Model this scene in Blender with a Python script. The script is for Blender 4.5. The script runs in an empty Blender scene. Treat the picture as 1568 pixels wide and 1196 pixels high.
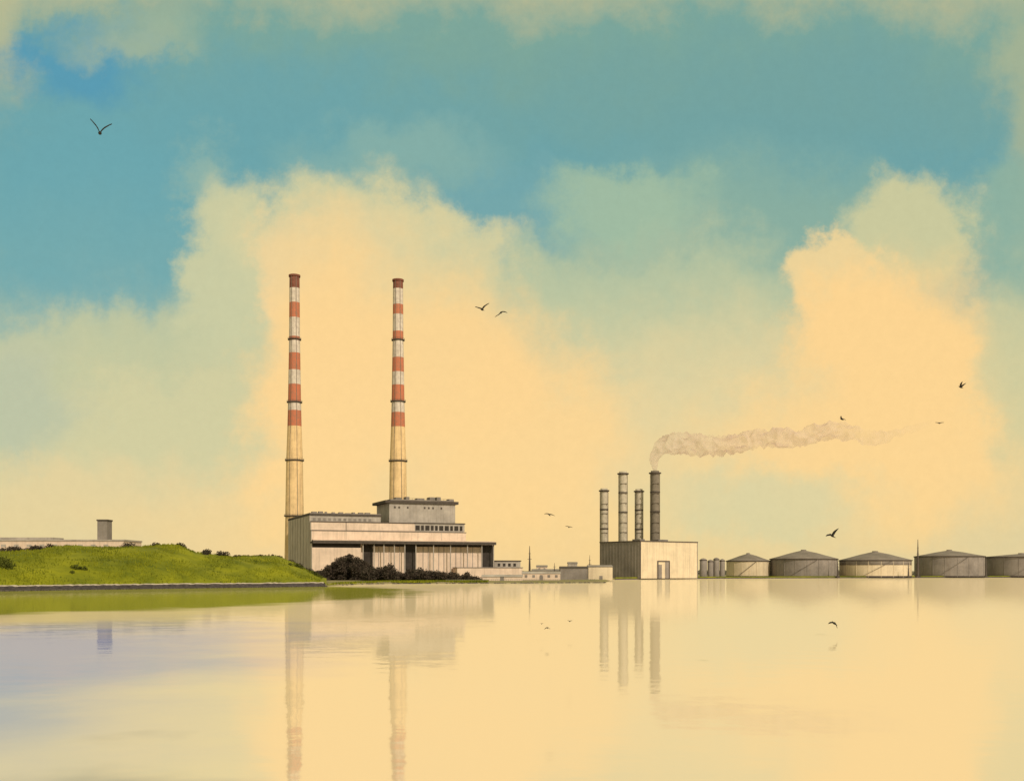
import bpy, bmesh, math, random
from mathutils import Vector, Matrix, noise
random.seed(7)
S=bpy.context.scene
F=1568.0; CX=784.0; HY=873.0; H=8.0
def wx(px,D): return (px-CX)*D/F
def wz(py,D): return H+(HY-py)*D/F
def lin(c):
    r=[]
    for v in c:
        v/=255.0
        r.append(v/12.92 if v<=0.04045 else ((v+0.055)/1.055)**2.4)
    return (r[0],r[1],r[2],1.0)
def smooth(t):
    t=max(0,min(1,t)); return t*t*(3-2*t)
def interp(tab,x):
    if x<=tab[0][0]: return tab[0][1]
    for (a,b),(c,d) in zip(tab,tab[1:]):
        if x<=c: return b+(d-b)*(x-a)/(c-a)
    return tab[-1][1]

# ---------------------------------------------------------------- materials
def mat(name,col,var=0.25,scale=0.15,streak=0.0,rough=0.85,bump=0.3,col2=None):
    m=bpy.data.materials.new(name); m.use_nodes=True
    nt=m.node_tree; N=nt.nodes; L=nt.links
    b=N['Principled BSDF']; b.inputs['Roughness'].default_value=rough
    b.inputs['Specular IOR Level'].default_value=0.2
    tc=N.new('ShaderNodeTexCoord')
    n1=N.new('ShaderNodeTexNoise'); n1.inputs['Scale'].default_value=scale; n1.inputs['Detail'].default_value=4; n1.inputs['Roughness'].default_value=0.7
    L.new(tc.outputs['Object'],n1.inputs['Vector'])
    mr=N.new('ShaderNodeMapRange'); mr.inputs[1].default_value=0.3; mr.inputs[2].default_value=0.7
    L.new(n1.outputs[0],mr.inputs[0])
    mx=N.new('ShaderNodeMix'); mx.data_type='RGBA'
    c2=col2 if col2 else tuple(c*(1-var) for c in col[:3])
    c1=tuple(min(1,c*(1+var*0.3)) for c in col[:3])
    mx.inputs[6].default_value=(*c1[:3],1); mx.inputs[7].default_value=(*c2[:3],1)
    L.new(mr.outputs[0],mx.inputs[0])
    out=mx.outputs[2]
    if streak>0:
        mp=N.new('ShaderNodeMapping'); mp.inputs['Scale'].default_value=(1,1,0.06)
        L.new(tc.outputs['Object'],mp.inputs['Vector'])
        n2=N.new('ShaderNodeTexNoise'); n2.inputs['Scale'].default_value=0.6; n2.inputs['Detail'].default_value=3
        L.new(mp.outputs[0],n2.inputs['Vector'])
        mr2=N.new('ShaderNodeMapRange'); mr2.inputs[1].default_value=0.48; mr2.inputs[2].default_value=0.78
        mr2.inputs[3].default_value=0; mr2.inputs[4].default_value=streak
        L.new(n2.outputs[0],mr2.inputs[0])
        m2=N.new('ShaderNodeMix'); m2.data_type='RGBA'
        m2.inputs[7].default_value=(0.17,0.13,0.095,1)
        L.new(mr2.outputs[0],m2.inputs[0]); L.new(out,m2.inputs[6]); out=m2.outputs[2]
    L.new(out,b.inputs['Base Color'])
    if bump>0:
        bp=N.new('ShaderNodeBump'); bp.inputs['Strength'].default_value=bump; bp.inputs['Distance'].default_value=0.4
        L.new(n1.outputs[0],bp.inputs['Height']); L.new(bp.outputs[0],b.inputs['Normal'])
    return m
M_light=mat('pale_render',(0.78,0.60,0.49),0.2,0.12,0.25,bump=0)
M_cream=mat('cream_render',(0.70,0.57,0.41),0.18,0.08,0.25,bump=0)
M_gray=mat('grey_concrete',(0.46,0.40,0.36),0.3,0.1,0.3,bump=0)
M_side=mat('lightened_concrete',(0.58,0.50,0.45),0.25,0.1,0.3,bump=0)  # grey raised in colour to stand in for light the west side lacks
M_gray2=mat('grey_cladding',(0.28,0.24,0.22),0.35,0.08,0.3,bump=0)
M_dark=mat('dark_trim',(0.10,0.08,0.07),0.3,0.3,0,bump=0)
M_void=mat('dark_opening',(0.055,0.045,0.04),0.4,0.3,0,bump=0)
M_red=mat('red_paint',(0.52,0.15,0.08),0.45,0.35,0.35,bump=0,col2=(0.38,0.17,0.11))
M_white=mat('white_paint',(0.68,0.59,0.51),0.3,0.35,0.45,bump=0,col2=(0.48,0.40,0.36))
M_cap=mat('soot_red',(0.22,0.08,0.055),0.4,0.4,0.3,bump=0)
M_tan=mat('tan_concrete',(0.84,0.59,0.32),0.22,0.2,0.4,bump=0)
M_steel=mat('stack_steel',(0.54,0.47,0.38),0.3,0.3,0.4,bump=0)
M_steel2=mat('stack_steel_dark',(0.22,0.185,0.15),0.3,0.3,0.3,bump=0)
M_roof=mat('tank_roof',(0.25,0.21,0.185),0.3,0.08,0.2,bump=0)
M_shrub=mat('shrub_leaves',(0.075,0.052,0.042),0.5,0.3,0,col2=(0.04,0.035,0.022),bump=0)
M_gshrub=mat('green_shrub_leaves',(0.10,0.11,0.012),0.5,0.3,0,col2=(0.05,0.06,0.012),bump=0)
M_grass=mat('grass',(0.24,0.235,0.008),0.5,0.05,0,col2=(0.09,0.11,0.006))
M_blade=mat('grass_blades',(0.23,0.23,0.008),0.5,0.06,0,col2=(0.07,0.09,0.008),bump=0)
M_stone=mat('sea_wall_stone',(0.085,0.07,0.07),0.5,0.5,0,bump=0)
M_cope=mat('wall_coping',(0.60,0.51,0.42),0.4,0.3,0,bump=0)
M_bird=mat('dark_feathers',(0.03,0.026,0.022),0.4,4,0,bump=0)

# ---------------------------------------------------------------- helpers
def link(o): S.collection.objects.link(o)
def empty(name,loc=(0,0,0),rz=0):
    o=bpy.data.objects.new(name,None); o.location=loc; o.rotation_euler[2]=rz; link(o); return o
def meshobj(name,bm,mats,parent=None,smoothf=False):
    me=bpy.data.meshes.new(name); bm.to_mesh(me); bm.free()
    for m in (mats if isinstance(mats,(list,tuple)) else [mats]): me.materials.append(m)
    if smoothf:
        for p in me.polygons: p.use_smooth=True
    o=bpy.data.objects.new(name,me); link(o)
    if parent: o.parent=parent
    return o
def addbox(bm,x0,x1,y0,y1,z0,z1,mi=0):
    v=[bm.verts.new((x,y,z)) for z in (z0,z1) for x,y in ((x0,y0),(x1,y0),(x1,y1),(x0,y1))]
    for f in ((3,2,1,0),(4,5,6,7),(0,1,5,4),(1,2,6,5),(2,3,7,6),(3,0,4,7)):
        fa=bm.faces.new([v[i] for i in f]); fa.material_index=mi
def box(name,par,x0,x1,y0,y1,z0,z1,m):
    bm=bmesh.new(); addbox(bm,x0,x1,y0,y1,z0,z1); return meshobj(name,bm,m,par)
def boxes(name,par,lst,m):
    bm=bmesh.new()
    for b in lst: addbox(bm,*b)
    return meshobj(name,bm,m,par)
def lathe(name,par,prof,mats,seg=32,loc=(0,0)):
    bm=bmesh.new(); rings=[]
    for r,z,mi in prof:
        rings.append([bm.verts.new((loc[0]+r*math.cos(2*math.pi*i/seg),loc[1]+r*math.sin(2*math.pi*i/seg),z)) for i in range(seg)])
    for k in range(len(prof)-1):
        for i in range(seg):
            j=(i+1)%seg
            f=bm.faces.new((rings[k][i],rings[k][j],rings[k+1][j],rings[k+1][i])); f.material_index=prof[k][2]
            f.smooth=True
    return meshobj(name,bm,mats,par)

# ---------------------------------------------------------------- ground
shore=[(-6000,250),(-437,300)]
for px,D in ((0,392),(250,447),(490,500),(505,520),(560,590),(600,603),(740,625),(925,650),(937,880),(1100,1000),(1568,1130)):
    shore.append((wx(px,D),D))
shore+= [(1837,1300),(7000,1500)]
shore.sort()
bm=bmesh.new()
xs=[]; x=-6000
while x<7000:
    xs.append(x); x+= 4 if -260<x<620 else 120
cols=[]
for x in xs:
    y=interp(shore,x)+ (noise.noise(Vector((x*0.06,3,0)))*5+noise.noise(Vector((x*0.25,9,0)))*2 if -90<x<620 else 0)
    zt=1.1+0.3*noise.noise(Vector((x*0.1,0,5)))
    cols.append([bm.verts.new(p) for p in ((x,y-3,-1.0),(x,y+1,0.5),(x,y+6,zt),(x,y+60,1.3),(x,y+400,1.3),(x,9000,1.3))])
for a,b in zip(cols,cols[1:]):
    for k in range(5): bm.faces.new((a[k],b[k],b[k+1],a[k+1]))
ground=meshobj('ground',bm,mat('shore_ground',(0.17,0.17,0.035),0.4,0.03,0,col2=(0.30,0.23,0.16)),None,True)

# ---------------------------------------------------------------- water
bm=bmesh.new()
v=[bm.verts.new(p) for p in ((-9000,-400,0),(9000,-400,0),(9000,9000,0),(-9000,9000,0))]
bm.faces.new(v)
mw=bpy.data.materials.new('calm_water'); mw.use_nodes=True
nt=mw.node_tree; N=nt.nodes; L=nt.links; N.remove(N['Principled BSDF'])
tc=N.new('ShaderNodeTexCoord')
def wnoise(sc,mapscale,det=3):
    mp=N.new('ShaderNodeMapping'); mp.inputs['Scale'].default_value=mapscale; L.new(tc.outputs['Object'],mp.inputs[0])
    n=N.new('ShaderNodeTexNoise'); n.noise_dimensions='2D'; n.inputs['Scale'].default_value=sc; n.inputs['Detail'].default_value=det
    L.new(mp.outputs[0],n.inputs[0]); return n
nb=wnoise(0.25,(0.8,1,1),3)
bp=N.new('ShaderNodeBump'); bp.inputs['Strength'].default_value=1.0; bp.inputs['Distance'].default_value=0.022
L.new(nb.outputs[0],bp.inputs['Height'])
gl=N.new('ShaderNodeBsdfGlossy'); gl.inputs['Roughness'].default_value=0.05; gl.inputs['Color'].default_value=(1,0.98,0.96,1)
L.new(bp.outputs[0],gl.inputs['Normal'])
df=N.new('ShaderNodeBsdfDiffuse')
nw=wnoise(0.05,(1,1,1),4)
sub=N.new('ShaderNodeVectorMath'); sub.operation='SUBTRACT'; L.new(nw.outputs['Color'],sub.inputs[0]); sub.inputs[1].default_value=(0.5,0.5,0.5)
scl=N.new('ShaderNodeVectorMath'); scl.operation='MULTIPLY_ADD'; L.new(sub.outputs[0],scl.inputs[0]); scl.inputs[1].default_value=(26,50,0)
L.new(tc.outputs['Object'],scl.inputs[2])
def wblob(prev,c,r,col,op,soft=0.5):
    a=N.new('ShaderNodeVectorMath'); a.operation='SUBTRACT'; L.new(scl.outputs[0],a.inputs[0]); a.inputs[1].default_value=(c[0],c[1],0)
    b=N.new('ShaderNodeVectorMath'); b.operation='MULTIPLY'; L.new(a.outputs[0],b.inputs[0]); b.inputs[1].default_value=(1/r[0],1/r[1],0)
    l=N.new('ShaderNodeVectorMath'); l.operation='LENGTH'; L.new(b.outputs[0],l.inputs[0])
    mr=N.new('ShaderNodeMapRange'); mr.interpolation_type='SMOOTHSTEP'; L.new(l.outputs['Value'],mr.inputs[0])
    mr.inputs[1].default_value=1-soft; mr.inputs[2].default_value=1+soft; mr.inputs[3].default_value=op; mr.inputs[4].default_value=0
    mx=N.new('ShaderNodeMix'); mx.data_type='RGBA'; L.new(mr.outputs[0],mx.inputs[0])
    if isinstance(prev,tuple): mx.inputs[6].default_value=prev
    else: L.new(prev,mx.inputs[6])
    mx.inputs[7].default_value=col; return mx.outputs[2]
o=wblob((0.90,0.73,0.52,1),(-58,80),(33,72),(0.22,0.29,0.72,1),1.0,0.5)  # violet patches tinted into the water colour rather than reflected
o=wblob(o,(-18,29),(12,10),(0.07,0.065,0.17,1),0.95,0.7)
o=wblob(o,(-172,345),(138,198),(0.25,0.26,0.005,1),0.93,0.07)   # green reflection of the bank painted into the water colour
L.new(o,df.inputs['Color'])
ms=N.new('ShaderNodeMixShader'); ms.inputs[0].default_value=0.46
L.new(df.outputs[0],ms.inputs[1]); L.new(gl.outputs[0],ms.inputs[2])
L.new(ms.outputs[0],N['Material Output'].inputs[0])
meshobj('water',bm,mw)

# ---------------------------------------------------------------- grassy hill
ridge=[(-900,835),(-200,838),(0,843),(60,842),(110,838),(190,838),(240,834),(275,838),(300,846),(350,851),(425,853),(450,862),(475,874),(492,884),(520,890)]
def shD(px): return interp([(-900,300),(0,392),(250,447),(490,500),(600,510)],px)
def hillpt(px,t):
    D=shD(px)+3+t*75
    Dr=shD(px)+78
    zr=wz(interp(ridge,px),Dr)
    zr=max(zr,1.6)
    if t<=1: z=1.5+(zr-1.5)*(math.sin(t*math.pi/2)**0.8)
    else: z=1.2+(zr-1.2)*smooth(2-t)
    X=wx(px,D)
    if t>0.02: z+= (noise.noise(Vector((X*0.05,D*0.05,0)))*1.6+noise.noise(Vector((X*0.25,D*0.25,2)))*0.5)*min(1,(zr-1.5)/6)*min(1,t*4)
    return (X,D,z)
bm=bmesh.new(); grid=[]
pxs=[-900+i*4 for i in range(int(1400/4)+1)]
ts=[i/26 for i in range(53)]
for px in pxs: grid.append([bm.verts.new(hillpt(px,t)) for t in ts])
for a,b in zip(grid,grid[1:]):
    for k in range(len(ts)-1): bm.faces.new((a[k],b[k],b[k+1],a[k+1]))
meshobj('grassy_hill',bm,M_grass,None,True)
bm=bmesh.new()
def blade(p,h,w):
    a=random.uniform(0,math.pi); dx=math.cos(a)*w; dy=math.sin(a)*w
    v=[bm.verts.new((p[0]-dx,p[1]-dy,p[2]-0.2)),bm.verts.new((p[0]+dx,p[1]+dy,p[2]-0.2)),bm.verts.new((p[0]+random.uniform(-.3,.3)*h,p[1]+random.uniform(-.3,.3)*h,p[2]+h))]
    bm.faces.new(v)
for i in range(26000):
    px=random.uniform(-150,492); t=random.random()*1.1
    p=hillpt(px,t)
    if noise.noise(Vector((p[0]*0.08,p[1]*0.05,7)))+random.uniform(-.4,.4)<0.0: continue
    blade(p,random.uniform(0.3,1.1),random.uniform(0.15,0.4))
for i in range(9000):
    X=random.uniform(-93,-15); y=interp(shore,X)+random.uniform(1,40)
    blade((X,y,0.8),random.uniform(0.4,1.3),random.uniform(0.2,0.5))
meshobj('grass',bm,M_blade)

# sea wall
bm=bmesh.new(); pr=None
for px in range(-900,497,4):
    D=shD(px)-1+random.uniform(-.25,.25); X=wx(px,D); t=random.uniform(-0.15,0.15)
    sec=[bm.verts.new(q) for q in ((X,D-1.2,-1),(X,D-0.5,1.75+t),(X,D-0.7,1.8+t),(X,D-0.7,2.15+t),(X,D+2.2,2.2+t),(X,D+2.4,0))]
    if pr:
        for k in range(5):
            f=bm.faces.new((pr[k],sec[k],sec[k+1],pr[k+1])); f.material_index=0 if k<2 or k==4 else 1
    pr=sec
meshobj('sea_wall',bm,[M_stone,M_cope])
bm=bmesh.new()
for i in range(750):
    if i<520:
        px=random.uniform(-60,500); D=shD(px)-2.2-random.random()*1.5; X=wx(px,D); s=random.uniform(.4,1.15)
    else:
        X=random.uniform(-90,60); D=interp(shore,X)-1+random.uniform(-2,3); s=random.uniform(.3,.8)
    r=bmesh.ops.create_icosphere(bm,subdivisions=1,radius=s)
    for v in r['verts']:
        v.co=Vector((v.co.x*1.5,v.co.y,v.co.z*0.7))*random.uniform(.8,1.15)+Vector((X,D,0.1))
meshobj('shore_rocks',bm,M_stone)

# ---------------------------------------------------------------- shrubs
def shrub(name,clumps,m,leaf=0.6,dens=1.0):
    bm=bmesh.new()
    for (x,y,z,rx,ry,rz) in clumps:
        n=int(dens*26*max(1,rx*rz))
        for i in range(n):
            d=Vector((random.gauss(0,1),random.gauss(0,1),random.gauss(0,1))).normalized()*(random.random()**0.4)*random.uniform(.8,1.15)
            c=Vector((x+d.x*rx,y+d.y*ry,z+d.z*rz))
            if c.z<0.8: continue
            a=Vector((random.gauss(0,1),random.gauss(0,1),random.gauss(0,1))).normalized()
            b=a.orthogonal().normalized(); c3=a.cross(b)
            s=leaf*random.uniform(.4,1.1)
            bm.faces.new([bm.verts.new(c+b*s),bm.verts.new(c+c3*s*0.6),bm.verts.new(c-b*s),bm.verts.new(c-c3*s*0.6)])
    return meshobj(name,bm,m)
def clumps(px0,px1,tops,D,step=7,spread=8):
    out=[]; px=px0
    while px<px1:
        d=D+random.uniform(-spread,spread)
        zt=wz(interp(tops,px)+random.uniform(-3,5),d)
        r=random.uniform(1.8,3.8)
        z=zt-r*0.8
        while z>-0.5:
            out.append((wx(px,d)+random.uniform(-1,1),d+random.uniform(-3,3),z,r*1.2,r*1.2,r)); z-=r*1.1
        px+=random.uniform(.5,1.2)*step
    return out
shrub('shrub_thicket',clumps(486,562,[(486,878),(500,868),(515,857),(535,851),(548,857),(562,866)],690,5,12),M_shrub,0.75,1.5)
shrub('shrub_thicket',clumps(556,738,[(556,866),(570,872),(600,866),(615,876),(640,868),(660,874),(700,876),(738,883)],670,6,10),M_shrub,0.7,1.2)
def hillshrub(pxa,pxb,h,t=1.0,m=M_shrub,leaf=0.45,n=None):
    out=[]
    for i in range(n or max(2,int((pxb-pxa)/4))):
        px=random.uniform(pxa,pxb); p=hillpt(px,t+random.uniform(-.08,.08)); r=h*random.uniform(.5,1)
        out.append((p[0],p[1],p[2]+r*0.4,r*1.3,r*1.3,r))
    return shrub('shrub',out,m,leaf,2.0)
hillshrub(-120,20,2.6); hillshrub(0,70,2.1,0.97); hillshrub(62,80,2.0); hillshrub(188,202,2.1); hillshrub(232,246,1.2); hillshrub(272,280,2.0,n=3)
hillshrub(312,352,1.9); hillshrub(352,432,1.1); hillshrub(425,452,1.4); hillshrub(448,495,1.6,0.9); hillshrub(-10,16,2.8,0.35,M_gshrub); hillshrub(110,130,1.5,0.2,M_gshrub)
hillshrub(440,492,1.5,0.6,M_gshrub)
bl=[]
for i in range(420):
    px=random.uniform(-300,1900); D=random.uniform(1500,1700); bl.append((wx(px,D),D,3,random.uniform(6,14),5,random.uniform(3,5.5)))
shrub('distant_trees',bl,mat('distant_foliage',(0.26,0.24,0.18),0.3,0.02,bump=0),1.8,0.25)

# ---------------------------------------------------------------- main power station
X0,Y0,th=wx(478,784),784.0,math.radians(22)
c_,s_=math.cos(th),math.sin(th)
PS=empty('power_station',(X0,Y0,0),th)
def lx(px,d):
    u=(px-CX)/F
    return (u*(Y0+d*c_)-X0+d*s_)/(c_-u*s_)
def lz(px,py,d):
    return wz(py,Y0+lx(px,d)*s_+d*c_)
zb=0.8
zt=lz(478,785,8); xr=lx(583,8)
box('boiler_house_wall',PS,0,xr,8,104,zb,zt-2,M_gray)
box('boiler_house_parapet',PS,-0.6,xr+0.6,7.4,104.6,zt-2,zt-0.6,M_dark)
box('boiler_house_roof',PS,-0.2,xr+0.2,7.8,104.2,zt-0.6,zt,M_gray2)
L_=[]
for i in range(9):
    x=3+i*(xr-8)/9; L_.append((x,x+random.uniform(1.5,4),12+random.uniform(0,6),20,zt,zt+random.uniform(.7,2.0)))
boxes('roof_vents',PS,L_,M_gray2)
L_=[(x,x+2.2,7.85,8.2,zt-5.8,zt-3.9) for x in [2+i*4.0 for i in range(int((xr-4)/4))]]
boxes('upper_windows',PS,L_,M_gray2)
z1a=lz(478,811,5); z1b=lz(478,799,5); xe=lx(635,5); xe2=lx(712,5)
box('tier_upper_wall',PS,0.2,xe,5,30,z1a,z1b,M_light)
box('tier_upper_coping',PS,-0.1,xe+0.3,4.6,30.3,z1b,z1b+0.7,M_dark)
box('tier_upper_wing',PS,xe,xe2,6,40,z1a,z1b+0.2,M_gray)
L_=[];x=xe+1
while x<xe2-3:
    w=random.choice((2.2,3.4)); L_.append((x,x+w,5.75,6.2,z1a+0.9,z1b-1.3)); x+=w+1.3
boxes('clerestory_windows',PS,L_,M_void)
box('tier_wing_coping',PS,xe+0.3,xe2+0.5,5.5,40.4,z1b+0.2,z1b+1.0,M_dark)
boxes('expansion_joints',PS,[(lx(530,5)-.2,lx(530,5)+.2,4.9,5.1,z1a,z1b)],M_dark)
z2a=lz(478,829,2); z2b=lz(478,811.5,2)
box('tier_lower_wall',PS,0.1,xe2-0.3,2,45,z2a,z2b-0.5,M_light)
box('tier_lower_coping',PS,-0.2,xe2+0.2,1.6,4.9,z2b-0.5,z2b,M_gray2)
boxes('tier_lower_joints',PS,[(lx(p,2)-.15,lx(p,2)+.15,1.88,2.1,z2a,z2b-.5) for p in (530,582,640,676)],M_gray)
z3=lz(478,831.5,-3); z3b=lz(478,827,-3); xc=lx(760,-3)
box('canopy_fascia',PS,0.0,xc,-3,50,z3,z3b,M_dark)
box('canopy_top',PS,0.3,xc-1,-2.4,49,z3b,z3b+0.7,M_light)
xw=lx(755,6)
box('lower_wall',PS,0.0,xw,6,48,zb,z3,M_light)
box('west_bay',PS,0.02,lx(553,0),0,6,zb,z3-3.2,M_light)
box('west_bay_band',PS,0.3,lx(553,0)-0.3,1.0,6,z3-3.2,z3,M_void)
L_=[]
for a,b in ((556,571),(619,637),(738,755)):
    L_.append((lx(a,5.6),lx(b,5.6),5.6,6.3,zb,z3-0.3))
L_.append((lx(571,5.8),lx(738,5.8),5.75,6.3,z3-1.8,z3-0.05))
boxes('loading_bays',PS,L_,M_void)
L_=[(lx(p,-1)-.35,lx(p,-1)+.35,-1,-0.2,zb,z3) for p in (556,573,588,604,620,637,664,690,716,738,756)]
boxes('canopy_columns',PS,L_,M_gray)
L_=[(lx(p,5.6)-.25,lx(p,5.6)+.25,5.6,6.2,zb,z3-1.9) for p in (580,596,612,648,656,672,680,698,706,724)]
boxes('mullions',PS,L_,M_gray)
box('plinth',PS,0.5,xw,-0.1,5.5,zb,zb+2.2,M_gray2)
boxes('west_wall',PS,[(-0.35,0,0.02,8,zb,z3-0.01),(-0.4,0,8,104,zb,zt-2.05)],M_side)
L_=[(-0.7,-0.4,10+i*12,10.7+i*12,zb,zt-2.1) for i in range(8)]
boxes('west_pilasters',PS,L_,M_gray)
boxes('west_end_steps',PS,[(-0.3,0.1,5,7.9,z1a,z1b),(-0.3,0.1,2,7.9,z2a,z1a)],M_side)
a0,a1=lx(596,22),lx(697,22); tb=lz(596,770,22)
box('tower_block_wall',PS,a0,a1,22,62,z2b,tb,M_gray)
box('tower_block_cornice',PS,lx(590,21),lx(702,21),20.6,63.4,tb,tb+2.2,M_dark)
box('tower_block_roof',PS,a0+1,a1-1,22,62,tb+2.2,tb+3.2,M_gray2)
boxes('tower_block_slots',PS,[(a0+4+i*3.6,a0+5.4+i*3.6,21.85,22.2,tb-4.2,tb-2.6) for i in range(14) if random.random()<.75],M_dark)
boxes('roof_plant',PS,[(lx(p,30),lx(p+w,30),30,38,tb+3.2,tb+3.4+h) for p,w,h in ((606,9,1.8),(622,5,2.6),(639,11,1.6),(658,8,2.8),(669,6,3.0),(688,7,1.6))],M_gray2)
boxes('roof_rail',PS,[(a0+2,a1-2,24,24.15,tb+4.4,tb+4.55)]+[(a0+2+i*3,a0+2.15+i*3,24,24.15,tb+3.2,tb+4.4) for i in range(17)],M_dark)
zA=lz(797,858,12)
box('annex_wall',PS,lx(757,12),lx(797,12),12,40,zb,zA-0.8,M_gray)
box('annex_roof',PS,lx(756,12),lx(798,12),11.4,40.6,zA-0.8,zA,M_dark)
zB=lz(797,869,2)
box('annex_low_wall',PS,lx(700,-6),lx(800,-6),-6,4,zb,zB-.3,M_light)
box('annex_low_roof',PS,lx(699,-6),lx(801,-6),-6.4,4.4,zB-.3,zB+.3,M_gray2)
boxes('annex_windows',PS,[(lx(p,12),lx(p+4,12),11.9,12.2,zA-5,zA-2.5) for p in (762,770,778,786)],M_void)

# ---------------------------------------------------------------- striped chimneys
def chimney(px,D,bands,top,rings):
    r0=D/F
    par=empty('striped_chimney',(wx(px,D),D,0))
    widths=[(top,7.6),(520,8.2),(617,9.8),(660,10.8),(705,12.5),(790,13.8),(880,15.5)]
    prof=[]; ys=sorted(set([885,850,820,790,760,735,705,680]+[b[0] for b in bands]+[b[1] for b in bands]),reverse=True)
    for y in ys:
        mi=3
        for (a,b,m) in bands:
            if a< y <=b: mi=m
        prof.append((interp(widths,y)*r0,wz(y,D) if y<885 else 0.5,mi))
    zt=wz(top,D); rt=7.6*r0
    prof[-1]=(rt,zt,0)
    prof+= [(rt*0.8,zt,4),(rt*0.78,zt-6,4),(0.05,zt-6,4)]
    lathe('shaft',par,prof,[M_cap,M_white,M_red,M_tan,M_void],40)
    for k,y in enumerate(rings):
        r=interp(widths,y)*r0; z=wz(y,D)
        lathe('gallery_%d'%k,par,[(r*0.98,z-0.9,0),(r+1.1,z-0.5,0),(r+1.1,z+0.3,0),(r*0.98,z+0.3,0)],[M_dark],32)
        bm=bmesh.new()
        for i in range(24):
            a=2*math.pi*i/24; cx=(r+1.0)*math.cos(a); cy=(r+1.0)*math.sin(a); addbox(bm,cx-.06,cx+.06,cy-.06,cy+.06,z+.3,z+1.3)
        meshobj('gallery_rail_%d'%k,bm,M_dark,par)
        lathe('gallery_hoop_%d'%k,par,[(r+0.95,z+1.2,0),(r+1.07,z+1.2,0),(r+1.07,z+1.35,0),(r+.95,z+1.35,0),(r+.95,z+1.2,0)],[M_dark],32)
    lathe('crown_lip',par,[(rt*1.0,zt-1.8,0),(rt+.7,zt-1.4,0),(rt+.7,zt+.2,0),(rt*.85,zt+.2,0)],[M_cap],32)
    bm=bmesh.new()
    for la in (-1.05,-1.95):
        for i in range(len(ys)-1):
            ya,yb=ys[i],ys[i+1]
            ra=interp(widths,ya)*r0+.3; rb=interp(widths,yb)*r0+.3; za=max(1,wz(ya,D)); z2=wz(yb,D)
            d=Vector((math.cos(la),math.sin(la),0)); t=Vector((-d.y,d.x,0))
            w=0.2
            vs=[bm.verts.new(p) for p in (d*ra-t*w+Vector((0,0,za)),d*ra+t*w+Vector((0,0,za)),d*rb+t*w+Vector((0,0,z2)),d*rb-t*w+Vector((0,0,z2)))]
            bm.faces.new(vs)
    meshobj('ladders',bm,M_steel2,par)
    return par
chimney(451,905,[(422,442,0),(442,464,1),(464,487,2),(487,516,1),(516,522,2),(522,541,1),(541,567,2),(567,589,1),(589,615,2),(615,629,1),(629,653,2)],422,(520,616,705,790))
chimney(609.5,905,[(429,443,0),(443,467,1),(467,482,2),(482,508,1),(508,521,2),(521,548,1),(548,570,2),(570,590,1),(590,614,2),(614,632,1),(632,654,2)],429,(521,615,706))

# ---------------------------------------------------------------- second station
X1,Y1,t1=wx(981,900),900.0,math.radians(35)
c1,s1=math.cos(t1),math.sin(t1)
IN=empty('gas_power_plant',(X1,Y1,0),t1)
zt=wz(828,900); W,Lh=70,55
box('main_block',IN,0,W,0.3,Lh,zb,zt-0.6,M_cream)
box('side_shade_skin',IN,-0.4,-0.003,0.0,Lh+.2,zb,zt-0.6,M_gray2)  # darker skin, holds the shade of the face turned from the sun
box('roof_edge',IN,-0.8,W+.4,-0.2,Lh+.5,zt-0.6,zt+0.3,M_dark)
box('corner_trim',IN,-0.4,0.3,-0.1,0.297,zb,zt-0.6,M_dark)
box('end_trim',IN,W-0.5,W+.1,-0.05,0.297,zb,zt-0.6,M_gray2)
boxes('door_frame',IN,[(20,21.2,-.1,.29,zb,15.5),(34,35.2,-.1,.29,zb,15.5),(20,35.2,-.12,.29,15.5,16.5)],M_dark)
boxes('roller_doors',IN,[(21.2,25.5,.1,.28,zb,13),(29.5,34,.1,.28,zb,15.5)],M_gray2)
boxes('side_ribs',IN,[(-0.5,-0.41,2+i*4.2,2.2+i*4.2,zb,zt-.7) for i in range(13)],M_gray)
boxes('roof_plant',IN,[(8,14,10,20,zt+.3,zt+2),(40,52,20,30,zt+.3,zt+2.4)],M_gray2)
boxes('cladding_joints',IN,[(i,i+.12,.24,.31,zb,zt-.7) for i in (8,16,44,52,60)],M_gray)
def stack(px,D,top,w,m):
    par=empty('flue_stack',(wx(px,D),D,0)); k=D/F; r=w/2*k; zt=wz(top,D)
    lathe('shaft',par,[(r,0.8,0),(r*.92,zt-3,0),(r*.92,zt,1),(r*.7,zt,1),(r*.68,zt-4,1),(.05,zt-4,1)],[m,M_void],24)
    for i,z in enumerate((zt-2.4,zt-20,zt-38)):
        if z<30: continue
        lathe('ring_%d'%i,par,[(r*.9,z-.6,0),(r*(1.35 if i==0 else 1.12),z-.2,0),(r*(1.35 if i==0 else 1.12),z+.8,0),(r*.9,z+.8,0)],[M_dark],24)
    bm=bmesh.new()
    for sx in (-1.02,1.02):
        addbox(bm,sx*r-.25,sx*r+.25,-.4,.4,.8,zt-3)
    for i in range(int((zt-34)/9)):
        z=34+i*9; addbox(bm,-r*.9,r*.9,-r-.35,-r*.6,z,z+.25)
    meshobj('service_pipes',bm,M_steel2,par)
stack(925,962,748,12,M_steel); stack(954,950,722,13,M_steel); stack(978.5,965,749,12,M_steel); stack(1003,950,721,14,M_steel2)

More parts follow.
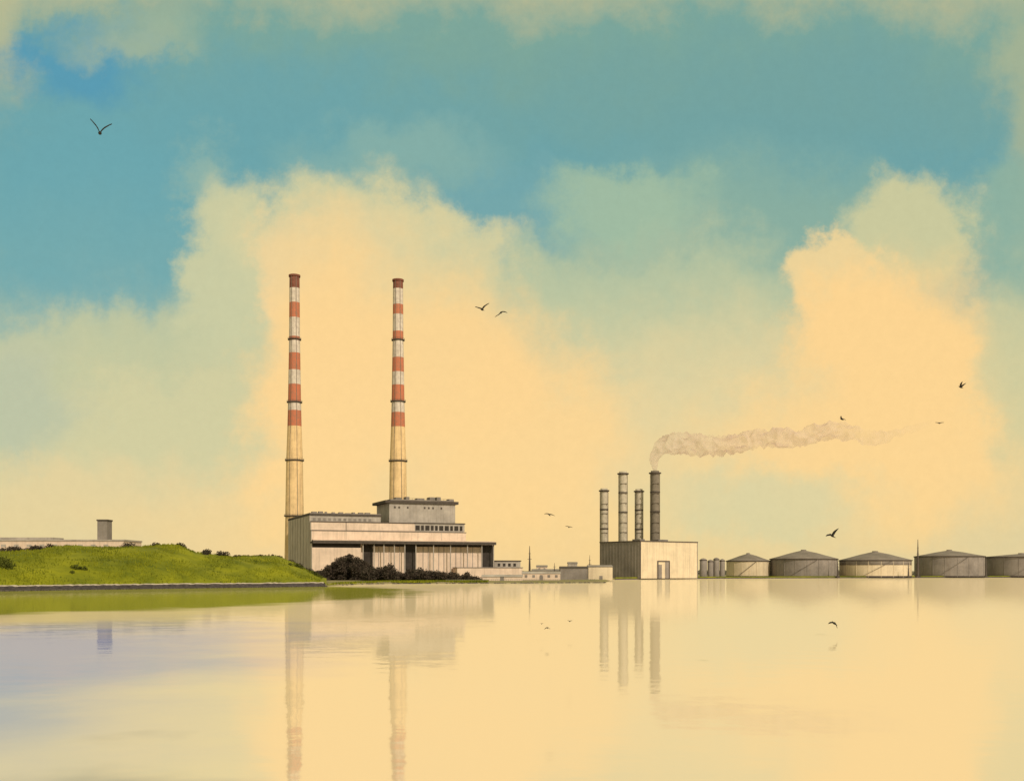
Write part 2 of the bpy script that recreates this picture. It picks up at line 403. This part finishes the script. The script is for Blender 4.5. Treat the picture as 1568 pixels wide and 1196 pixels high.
# ---------------------------------------------------------------- smoke plume: one closed lumpy surface, thin and translucent
path=[(1003,721,3),(1002,712,7),(1004,702,11),(1009,692,15),(1018,684,18),(1032,679,19),(1050,679,20),(1070,682,20),(1090,684,20),(1112,681,19),(1135,677,18),(1160,672,18),(1185,672,19),(1210,671,19),(1235,667,17),(1258,661,17),(1280,658,17),(1302,663,16),(1322,670,14),(1345,671,13),(1370,664,10),(1395,657,8),(1420,650,5),(1445,645,2)]
pts=[]
for i in range(len(path)-1):
    a,b=path[i],path[i+1]
    n=max(4,int(math.hypot(b[0]-a[0],b[1]-a[1])/1.6))
    for k in range(n):
        t=k/n; pts.append(tuple(a[j]+(b[j]-a[j])*t for j in range(3)))
kD=950/F
P=[Vector((wx(p[0],950),950,wz(p[1],950))) for p in pts]
for _ in range(6):
    P=[P[0]]+[(P[i-1]+P[i]*2+P[i+1])/4 for i in range(1,len(P)-1)]+[P[-1]]
bm=bmesh.new(); rings=[]; SEG=40
for i,p in enumerate(P):
    r=pts[i][2]*kD*.86
    tg=(P[min(i+1,len(P)-1)]-P[max(i-1,0)]).normalized(); up=Vector((0,1,0)); sd_=tg.cross(up).normalized()
    ring=[]
    for q in range(SEG):
        a=2*math.pi*q/SEG; d=sd_*math.cos(a)+up*math.sin(a)*.9
        s=p+d*r
        f=abs(noise.noise(s*0.09+Vector((2,5,1))))*1.6+abs(noise.noise(s*0.22+Vector((9,0,0))))*.4
        f=1.15-f*.85
        ring.append(bm.verts.new(p+d*r*max(.4,f)))
    rings.append(ring)
for a,b in zip(rings,rings[1:]):
    for q in range(SEG): bm.faces.new((a[q],a[(q+1)%SEG],b[(q+1)%SEG],b[q]))
bm.faces.new(rings[0][::-1]); bm.faces.new(rings[-1])
ms=bpy.data.materials.new('smoke'); ms.use_nodes=True
nt=ms.node_tree; N=nt.nodes; L=nt.links; N.remove(N['Principled BSDF'])
tr=N.new('ShaderNodeBsdfTransparent'); d1=N.new('ShaderNodeBsdfDiffuse'); d2=N.new('ShaderNodeBsdfTranslucent')
for d in (d1,d2): d.inputs[0].default_value=(0.86,0.69,0.62,1)
m1=N.new('ShaderNodeMixShader'); m1.inputs[0].default_value=.5; L.new(d1.outputs[0],m1.inputs[1]); L.new(d2.outputs[0],m1.inputs[2])
tc=N.new('ShaderNodeTexCoord'); nn=N.new('ShaderNodeTexNoise'); nn.inputs['Scale'].default_value=.07; nn.inputs['Detail'].default_value=4; L.new(tc.outputs['Object'],nn.inputs[0])
mr=N.new('ShaderNodeMapRange'); L.new(nn.outputs[0],mr.inputs[0]); mr.inputs[1].default_value=.3; mr.inputs[2].default_value=.7; mr.inputs[3].default_value=.12; mr.inputs[4].default_value=.5
sx=N.new('ShaderNodeSeparateXYZ'); L.new(tc.outputs['Object'],sx.inputs[0])
fx=N.new('ShaderNodeMapRange'); L.new(sx.outputs[0],fx.inputs[0]); fx.inputs[1].default_value=wx(1220,950); fx.inputs[2].default_value=wx(1430,950); fx.inputs[3].default_value=1; fx.inputs[4].default_value=.05
mu=N.new('ShaderNodeMath'); mu.operation='MULTIPLY'; L.new(mr.outputs[0],mu.inputs[0]); L.new(fx.outputs[0],mu.inputs[1])
m2=N.new('ShaderNodeMixShader'); L.new(mu.outputs[0],m2.inputs[0]); L.new(tr.outputs[0],m2.inputs[1]); L.new(m1.outputs[0],m2.inputs[2])
L.new(m2.outputs[0],N['Material Output'].inputs[0])
meshobj('smoke_plume',bm,ms,None,True)

# ---------------------------------------------------------------- storage tanks
def tank(p0,p1,apex,eave,D,mwall,mband=None):
    pc=(p0+p1)/2; r=(p1-p0)/2*D/F; par=empty('storage_tank',(wx(pc,D),D,0))
    ze=wz(eave,D); za=wz(apex,D)
    lathe('shell',par,[(r,0.8,0),(r,ze,0)],[mwall],56)
    if mband: lathe('shell_band',par,[(r,ze-5,0),(r+.2,ze-5,0),(r+.2,ze-.7,0)],[mband],56)
    lathe('roof',par,[(r*1.0,ze-.7,0),(r*1.035,ze-.5,0),(r*1.035,ze+.3,1),(r*.72,ze+(za-ze)*.36,1),(r*.4,ze+(za-ze)*.72,1),(r*.08,za,1),(r*.08,za+1,0),(.05,za+1.1,0)],[M_dark,M_roof],56)
    bm=bmesh.new()
    n=18
    for i in range(n):
        a=2*math.pi*i/n; x=(r+.1)*math.cos(a); y=(r+.1)*math.sin(a)
        addbox(bm,x-.15,x+.15,y-.15,y+.15,.8,ze-.6)
    meshobj('shell_ribs',bm,mwall,par)
    bm=bmesh.new()
    for i in range(26):
        a=-2.3+i*.035; z=1+(ze-1)*i/26; x=(r+.5)*math.cos(a); y=(r+.5)*math.sin(a); addbox(bm,x-.6,x+.6,y-.4,y+.4,z,z+.2)
    meshobj('stair',bm,M_gray2,par)
    lathe('base_band',par,[(r+.25,.8,0),(r+.25,2.2,0),(r,2.2,0)],[M_dark],56)
tank(1113,1178,848,859,1090,M_cream)
tank(1181,1280,843,856,1080,M_gray2)
tank(1288,1392,845,858,1085,M_cream,M_gray2)
tank(1404,1503,843,852,1120,M_gray2)
tank(1508,1620,848,853,1150,M_gray2)
def silo(px,w,top,D,m):
    par=empty('silo',(wx(px,D),D,0)); r=w/2*D/F; z=wz(top,D)
    lathe('shell',par,[(r,.8,0),(r,z,0),(r*.6,z+1.2,1),(.05,z+1.6,1)],[m,M_dark],20)
    lathe('band',par,[(r,z-.8,0),(r+.35,z-.7,0),(r+.35,z-.1,0),(r,z,0)],[M_dark],20)
for px,w,top in ((1077,11,857),(1088,9,859),(1097,9,856),(1106,8,858)): silo(px,w,top,1040,M_gray2)

# ---------------------------------------------------------------- masts
def mast(px,top,D,r=.45):
    par=empty('mast',(wx(px,D),D,0)); z=wz(top,D)
    lathe('pole',par,[(r*2,.8,0),(r*1.3,z*.5,0),(r*.4,z,0),(.02,z+.2,0)],[M_dark],8)
    bm=bmesh.new(); addbox(bm,-1.6,1.6,-.1,.1,z*.62,z*.62+.3); addbox(bm,-1,1,-.1,.1,z*.78,z*.78+.25); addbox(bm,-r*3,r*3,-r*3,r*3,.8,2)
    meshobj('crossarms',bm,M_dark,par)
mast(811,836,760,.5); mast(1405.5,826,1060,.7); mast(1283,858,1040,.5); mast(1391,862,1040,.5); mast(1510,852,1040,.5); mast(849,862,760,.3); mast(903,850,900,.35)

# ---------------------------------------------------------------- sheds on the spit
def shed(name,p0,p1,top,D,dep,m,roof=M_dark,win=0):
    par=empty(name,(wx(p0,D),D,0)); w=wx(p1,D)-wx(p0,D); z=wz(top,D)
    box('walls',par,0,w,0,dep,.8,z-.5,m)
    bm=bmesh.new()
    v=[bm.verts.new(p) for p in ((-.4,-.4,z-.5),(w+.4,-.4,z-.5),(w+.4,dep+.4,z-.5),(-.4,dep+.4,z-.5),(-.4,dep/2,z+1.0),(w+.4,dep/2,z+1.0))]
    for f in ((0,1,5,4),(2,3,4,5),(1,2,5),(3,0,4),(3,2,1,0)): bm.faces.new([v[i] for i in f])
    meshobj('roof',bm,roof,par)
    if win:
        boxes('windows',par,[(w*(i+.3)/win,w*(i+.65)/win,-.08,.2,z-3.2,z-1.4) for i in range(win)],M_gray2)
    boxes('door',par,[(w*.45,w*.45+2.4,-.12,.2,.8,4.0)],M_gray2)
shed('grey_shed',858,900,869,735,14,M_gray2,M_dark,0)
shed('white_shed',901,938,867,745,14,M_cream,M_gray2,0)
shed('low_shed',800,858,877,700,10,M_light,M_gray,5)
shed('brick_shed',815,862,873,800,12,M_gray,M_gray2,4)
shed('low_shed',738,800,882,665,8,M_light,M_gray,0)
shed('quay_office',822,838,867,850,10,M_light,M_gray2,2)
shed('quay_office',870,884,862,860,10,M_gray,M_gray2,0)
bm=bmesh.new()
for i in range(70):
    X=-40+i*1.35; y=interp(shore,X)+12; addbox(bm,X-.07,X+.07,y-.07,y+.07,.8,2.4)
    addbox(bm,X-.68,X+.68,y-.03,y+.03,2.1,2.25)
meshobj('shore_fence',bm,M_gray2)
bm=bmesh.new(); pr=None
for i in range(0,300):
    X=89+i*2.5; y=interp(shore,X)-4+noise.noise(Vector((X*.1,0,0)))*1.5
    sec=[bm.verts.new(q) for q in ((X,y,-1),(X,y+.4,1.0),(X,y+2,1.9),(X,y+9,1.4))]
    if pr:
        for k in range(3):
            f=bm.faces.new((pr[k],sec[k],sec[k+1],pr[k+1])); f.material_index=0 if k==0 else 1
    pr=sec
meshobj('far_embankment',bm,[M_stone,M_grass])

# ---------------------------------------------------------------- building behind the hill
HB=empty('flat_roofed_works',(wx(-160,640),640,0)); k=640/F; w=350*k
zt=wz(826,640)
box('walls',HB,0,w,0,30,.8,zt-1.0,M_light)
box('parapet',HB,-.4,w+.4,-.4,30.4,zt-1.0,zt,M_gray)
box('rooftop_block',HB,95*k,232*k,8,24,zt,zt+1.6,M_gray)
tx0=(145+160)*k
box('stair_tower',HB,tx0,tx0+15*k,4,12,zt,wz(797,640),M_gray2)
box('stair_tower_cap',HB,tx0-.4,tx0+15*k+.4,3.6,12.4,wz(797,640),wz(797,640)+.9,M_dark)
boxes('windows',HB,[(i*8+2,i*8+5,-.1,.2,zt-4.6,zt-3.0) for i in range(17)],M_gray)

# ---------------------------------------------------------------- gulls
def gull(px,py,span,angs,yaw=0,D=None,roll=0):
    if D is None: D=1.45*F/span
    L1,L2,R1,R2=[math.radians(a) for a in angs]
    bm=bmesh.new()
    st=[(-.30,.012,.0),(-.27,.03,.0),(-.2,.05,.0),(-.05,.085,-.005),(.08,.075,-.005),(.16,.055,.01),(.21,.05,.02),(.26,.04,.02),(.29,.018,.012),(.335,.005,.0)]
    rings=[]
    for y,r,z in st: rings.append([bm.verts.new((r*math.cos(a),y,z+r*math.sin(a))) for a in [i*math.pi/4 for i in range(8)]])
    for a,b in zip(rings,rings[1:]):
        for i in range(8): bm.faces.new((a[i],a[(i+1)%8],b[(i+1)%8],b[i]))
    bm.faces.new(rings[0][::-1]); bm.faces.new(rings[-1])
    t=[bm.verts.new(p) for p in ((-.03,-.24,.01),(.03,-.24,.01),(.085,-.42,.01),(0,-.44,.012),(-.085,-.42,.01))]; bm.faces.new(t)
    for sgn,a1,a2 in ((-1,L1,L2),(1,R1,R2)):
        p=Vector((sgn*.03,0,.03)); secs=[]
        stat=[(0,a1,.24,0),(.13,a1,.27,.03),(.28,(a1+a2)/2,.25,.05),(.43,a2,.19,.0),(.56,a2,.12,-.06),(.68,a2-.1,.03,-.13)]
        prev=0
        for d,a,ch,sw in stat:
            p=p+Vector((sgn*math.cos(a),0,math.sin(a)))*(d-prev); prev=d
            th_=.06*(1-d)+.012
            secs.append([bm.verts.new(p+Vector(q)) for q in ((0,ch*.5+sw,0),(0,ch*.15+sw,th_),(0,-ch*.5+sw,0),(0,ch*.15+sw,-th_*.5))])
        for a,b in zip(secs,secs[1:]):
            for i in range(4): bm.faces.new((a[i],a[(i+1)%4],b[(i+1)%4],b[i]))
        bm.faces.new(secs[-1])
    bmesh.ops.recalc_face_normals(bm,faces=bm.faces)
    o=meshobj('seagull',bm,M_bird,None,True)
    o.location=(wx(px,D),D,wz(py,D)); o.rotation_euler=(math.radians(26),math.radians(roll),math.radians(yaw))
    return o
gull(153,204,46,(66,46,55,40),25)
gull(738,474,28,(5,12,60,50),30)
gull(767,479,24,(-50,-20,5,-12),-25)
gull(841,788,18,(20,5,-5,-12),15)
gull(871,807,12,(30,10,5,-8),0)
gull(1274,820,29,(0,-3,55,75),25)
gull(1289,642,18,(45,30,10,-5),40)
gull(1471,593,20,(80,70,30,60),30)
gull(1438,648,14,(0,15,0,15),0)
for px,py,sp,an in ((838,961,11,(-20,-30,-10,-30)),(872,951,9,(20,30,10,20)),(1277,954,24,(8,-4,-15,-65)),(829,955,6,(40,40,30,10))):  # low gulls added to stand in for bird reflections on the water
    D=(H-1.5)*F/(py-HY); g=gull(px,py,sp,an,20,D=D); s=sp*D/F/1.4; g.scale=(s,s,s)

# ---------------------------------------------------------------- world sky
w=bpy.data.worlds.new('World'); S.world=w; w.use_nodes=True
try: w.cycles.sampling_method='NONE'
except Exception: pass
nt=w.node_tree; N=nt.nodes; L=nt.links
bg=N['Background']
SUN_EL=36; SUN_AZ=150
def math_(op,a,b=None,c=None):
    n=N.new('ShaderNodeMath'); n.operation=op
    for i,v in enumerate((a,b,c)):
        if v is None: continue
        if isinstance(v,(int,float)): n.inputs[i].default_value=v
        else: L.new(v,n.inputs[i])
    return n.outputs[0]
tc=N.new('ShaderNodeTexCoord'); sp=N.new('ShaderNodeSeparateXYZ'); L.new(tc.outputs['Generated'],sp.inputs[0])
ay=math_('MAXIMUM',math_('ABSOLUTE',sp.outputs[1]),0.25)
u=math_('MULTIPLY',math_('DIVIDE',sp.outputs[0],ay),F/100); v=math_('MULTIPLY',math_('DIVIDE',sp.outputs[2],ay),F/100)
cb=N.new('ShaderNodeCombineXYZ'); L.new(u,cb.inputs[0]); L.new(v,cb.inputs[1])
def vnoise(scale,det,rough=.55,off=(0,0,0)):
    ad=N.new('ShaderNodeVectorMath'); ad.operation='ADD'; L.new(cb.outputs[0],ad.inputs[0]); ad.inputs[1].default_value=off
    n=N.new('ShaderNodeTexNoise'); n.noise_dimensions='2D'; n.inputs['Scale'].default_value=scale; n.inputs['Detail'].default_value=det; n.inputs['Roughness'].default_value=rough
    L.new(ad.outputs[0],n.inputs[0]); return n
def warp(vec,n,amt):
    s=N.new('ShaderNodeVectorMath'); s.operation='SUBTRACT'; L.new(n.outputs['Color'],s.inputs[0]); s.inputs[1].default_value=(.5,.5,.5)
    m=N.new('ShaderNodeVectorMath'); m.operation='MULTIPLY_ADD'; L.new(s.outputs[0],m.inputs[0]); m.inputs[1].default_value=(amt,amt,0); L.new(vec,m.inputs[2]); return m.outputs[0]
wv=warp(cb.outputs[0],vnoise(.6,1,.5,(3,8,0)),1.0); wv=warp(wv,vnoise(1.5,5,.64,(17,3,1)),1.05)
def blob(prev,x,y,rx,ry,col,op=1,soft=.4):
    b=N.new('ShaderNodeVectorMath'); b.operation='MULTIPLY_ADD'; L.new(wv,b.inputs[0]); b.inputs[1].default_value=(100/rx,100/ry,0)
    b.inputs[2].default_value=(-(x-CX)/rx,-(HY-y)/ry,0)
    l=N.new('ShaderNodeVectorMath'); l.operation='LENGTH'; L.new(b.outputs[0],l.inputs[0])
    mr=N.new('ShaderNodeMapRange'); mr.interpolation_type='SMOOTHSTEP'; L.new(l.outputs['Value'],mr.inputs[0])
    mr.inputs[1].default_value=1-soft; mr.inputs[2].default_value=1+soft; mr.inputs[3].default_value=op; mr.inputs[4].default_value=0
    mx=N.new('ShaderNodeMix'); mx.data_type='RGBA'; L.new(mr.outputs[0],mx.inputs[0]); L.new(prev,mx.inputs[6]); mx.inputs[7].default_value=lin(col); return mx.outputs[2]
sw=N.new('ShaderNodeSeparateXYZ'); L.new(wv,sw.inputs[0])
mr=N.new('ShaderNodeMapRange'); L.new(sw.outputs[1],mr.inputs[0]); mr.inputs[1].default_value=0; mr.inputs[2].default_value=9.33
cr=N.new('ShaderNodeValToRGB'); L.new(mr.outputs[0],cr.inputs[0])
e=cr.color_ramp.elements
def yy(y): return (HY-y)/933
e[0].position=0; e[0].color=lin((226,206,154)); e[1].position=1; e[1].color=lin((195,188,142))
for y,c in ((620,(212,204,154)),(500,(184,192,156)),(400,(140,174,157)),(240,(108,161,163)),(110,(120,163,153)),(50,(124,165,151))):
    q=e.new(yy(y)); q.color=lin(c)
col=cr.outputs[0]
C=(252,211,141)
for a in [
 (330,190,330,110,(104,162,168),.7,.6),(130,340,220,160,(106,165,171),.8,.5),(115,100,100,60,(84,152,176),.9,.6),
 (1250,140,320,90,(112,160,158),.6,.7),
 (0,40,50,110,(190,187,142),.75,.8),(215,62,75,30,(172,184,148),.6,.8),(1590,120,50,240,(175,182,142),.7,.8),
 (1130,350,230,110,(138,173,155),.7,.6),(760,330,120,80,(112,164,168),.8,.4),
 (600,235,130,45,(150,182,162),.5,.7),(310,250,45,40,(165,187,160),.5,.7),
 (150,660,340,150,(208,202,154),.9,.5),(200,530,130,50,(190,195,154),.7,.6),(20,620,90,90,(172,186,162),.6,.6),
 (120,780,250,70,(230,206,150),.75,.6),
 (350,410,80,140,(203,202,157),.93,.32),(500,380,185,110,(208,204,157),.93,.3),(650,418,160,88,(212,205,156),.93,.26),
 (960,320,130,60,(163,188,158),.85,.4),(1000,470,270,90,(192,198,156),.75,.5),
 (1080,690,250,190,(226,208,154),.85,.5),
 (430,420,52,95,(248,211,148),.9,.5),(520,380,130,65,(230,208,152),.75,.6),(500,620,115,240,C,1,.42),(640,570,180,160,C,.95,.45),(790,680,170,140,C,.9,.45),
 (1400,355,100,85,(208,203,153),.9,.34),(1300,425,85,62,(236,209,149),1,.26),(1390,580,150,160,C,1,.5),(1320,500,95,80,C,1,.4),(1320,710,280,110,C,.85,.5),
 (1545,350,55,110,(142,176,156),.8,.5),(1570,580,60,150,(208,202,152),.7,.6),
 (700,830,420,80,C,.7,.6),(1180,770,150,55,(206,206,162),.65,.6)]:
    col=blob(col,*a)
n=vnoise(6,4,.8); mr=N.new('ShaderNodeMapRange'); L.new(n.outputs[0],mr.inputs[0]); mr.inputs[1].default_value=.25; mr.inputs[2].default_value=.75; mr.inputs[3].default_value=.975; mr.inputs[4].default_value=1.02
mv=N.new('ShaderNodeVectorMath'); mv.operation='SCALE'; L.new(col,mv.inputs[0]); L.new(mr.outputs[0],mv.inputs['Scale'])
sky=N.new('ShaderNodeTexSky'); sky.sky_type='NISHITA'; sky.sun_disc=False; sky.sun_elevation=math.radians(SUN_EL); sky.sun_rotation=math.radians(SUN_AZ)
bg2=N.new('ShaderNodeBackground'); L.new(sky.outputs[0],bg2.inputs[0]); bg2.inputs[1].default_value=0.005
L.new(mv.outputs[0],bg.inputs[0]); bg.inputs[1].default_value=0.99
ad=N.new('ShaderNodeAddShader'); L.new(bg.outputs[0],ad.inputs[0]); L.new(bg2.outputs[0],ad.inputs[1]); L.new(ad.outputs[0],N['World Output'].inputs[0])

# ---------------------------------------------------------------- sun
sd=bpy.data.lights.new('sun','SUN'); sd.energy=2.8; sd.angle=math.radians(2); sd.color=(1,.88,.70)
so=bpy.data.objects.new('sun',sd); link(so)
az=math.radians(SUN_AZ); el=math.radians(SUN_EL)
dirv=Vector((math.sin(az)*math.cos(el),math.cos(az)*math.cos(el),math.sin(el)))
so.rotation_euler=dirv.to_track_quat('Z','Y').to_euler()

# ---------------------------------------------------------------- camera
cd=bpy.data.cameras.new('camera'); cam=bpy.data.objects.new('camera',cd); link(cam)
cam.location=(0,0,H); cam.rotation_euler=(math.radians(90),0,0)
cd.sensor_width=36; cd.lens=36; cd.shift_y=(HY-598)/1568; cd.clip_end=30000; cd.clip_start=.5
S.camera=cam
S.view_settings.view_transform='Standard'; S.view_settings.look='None'; S.view_settings.exposure=0
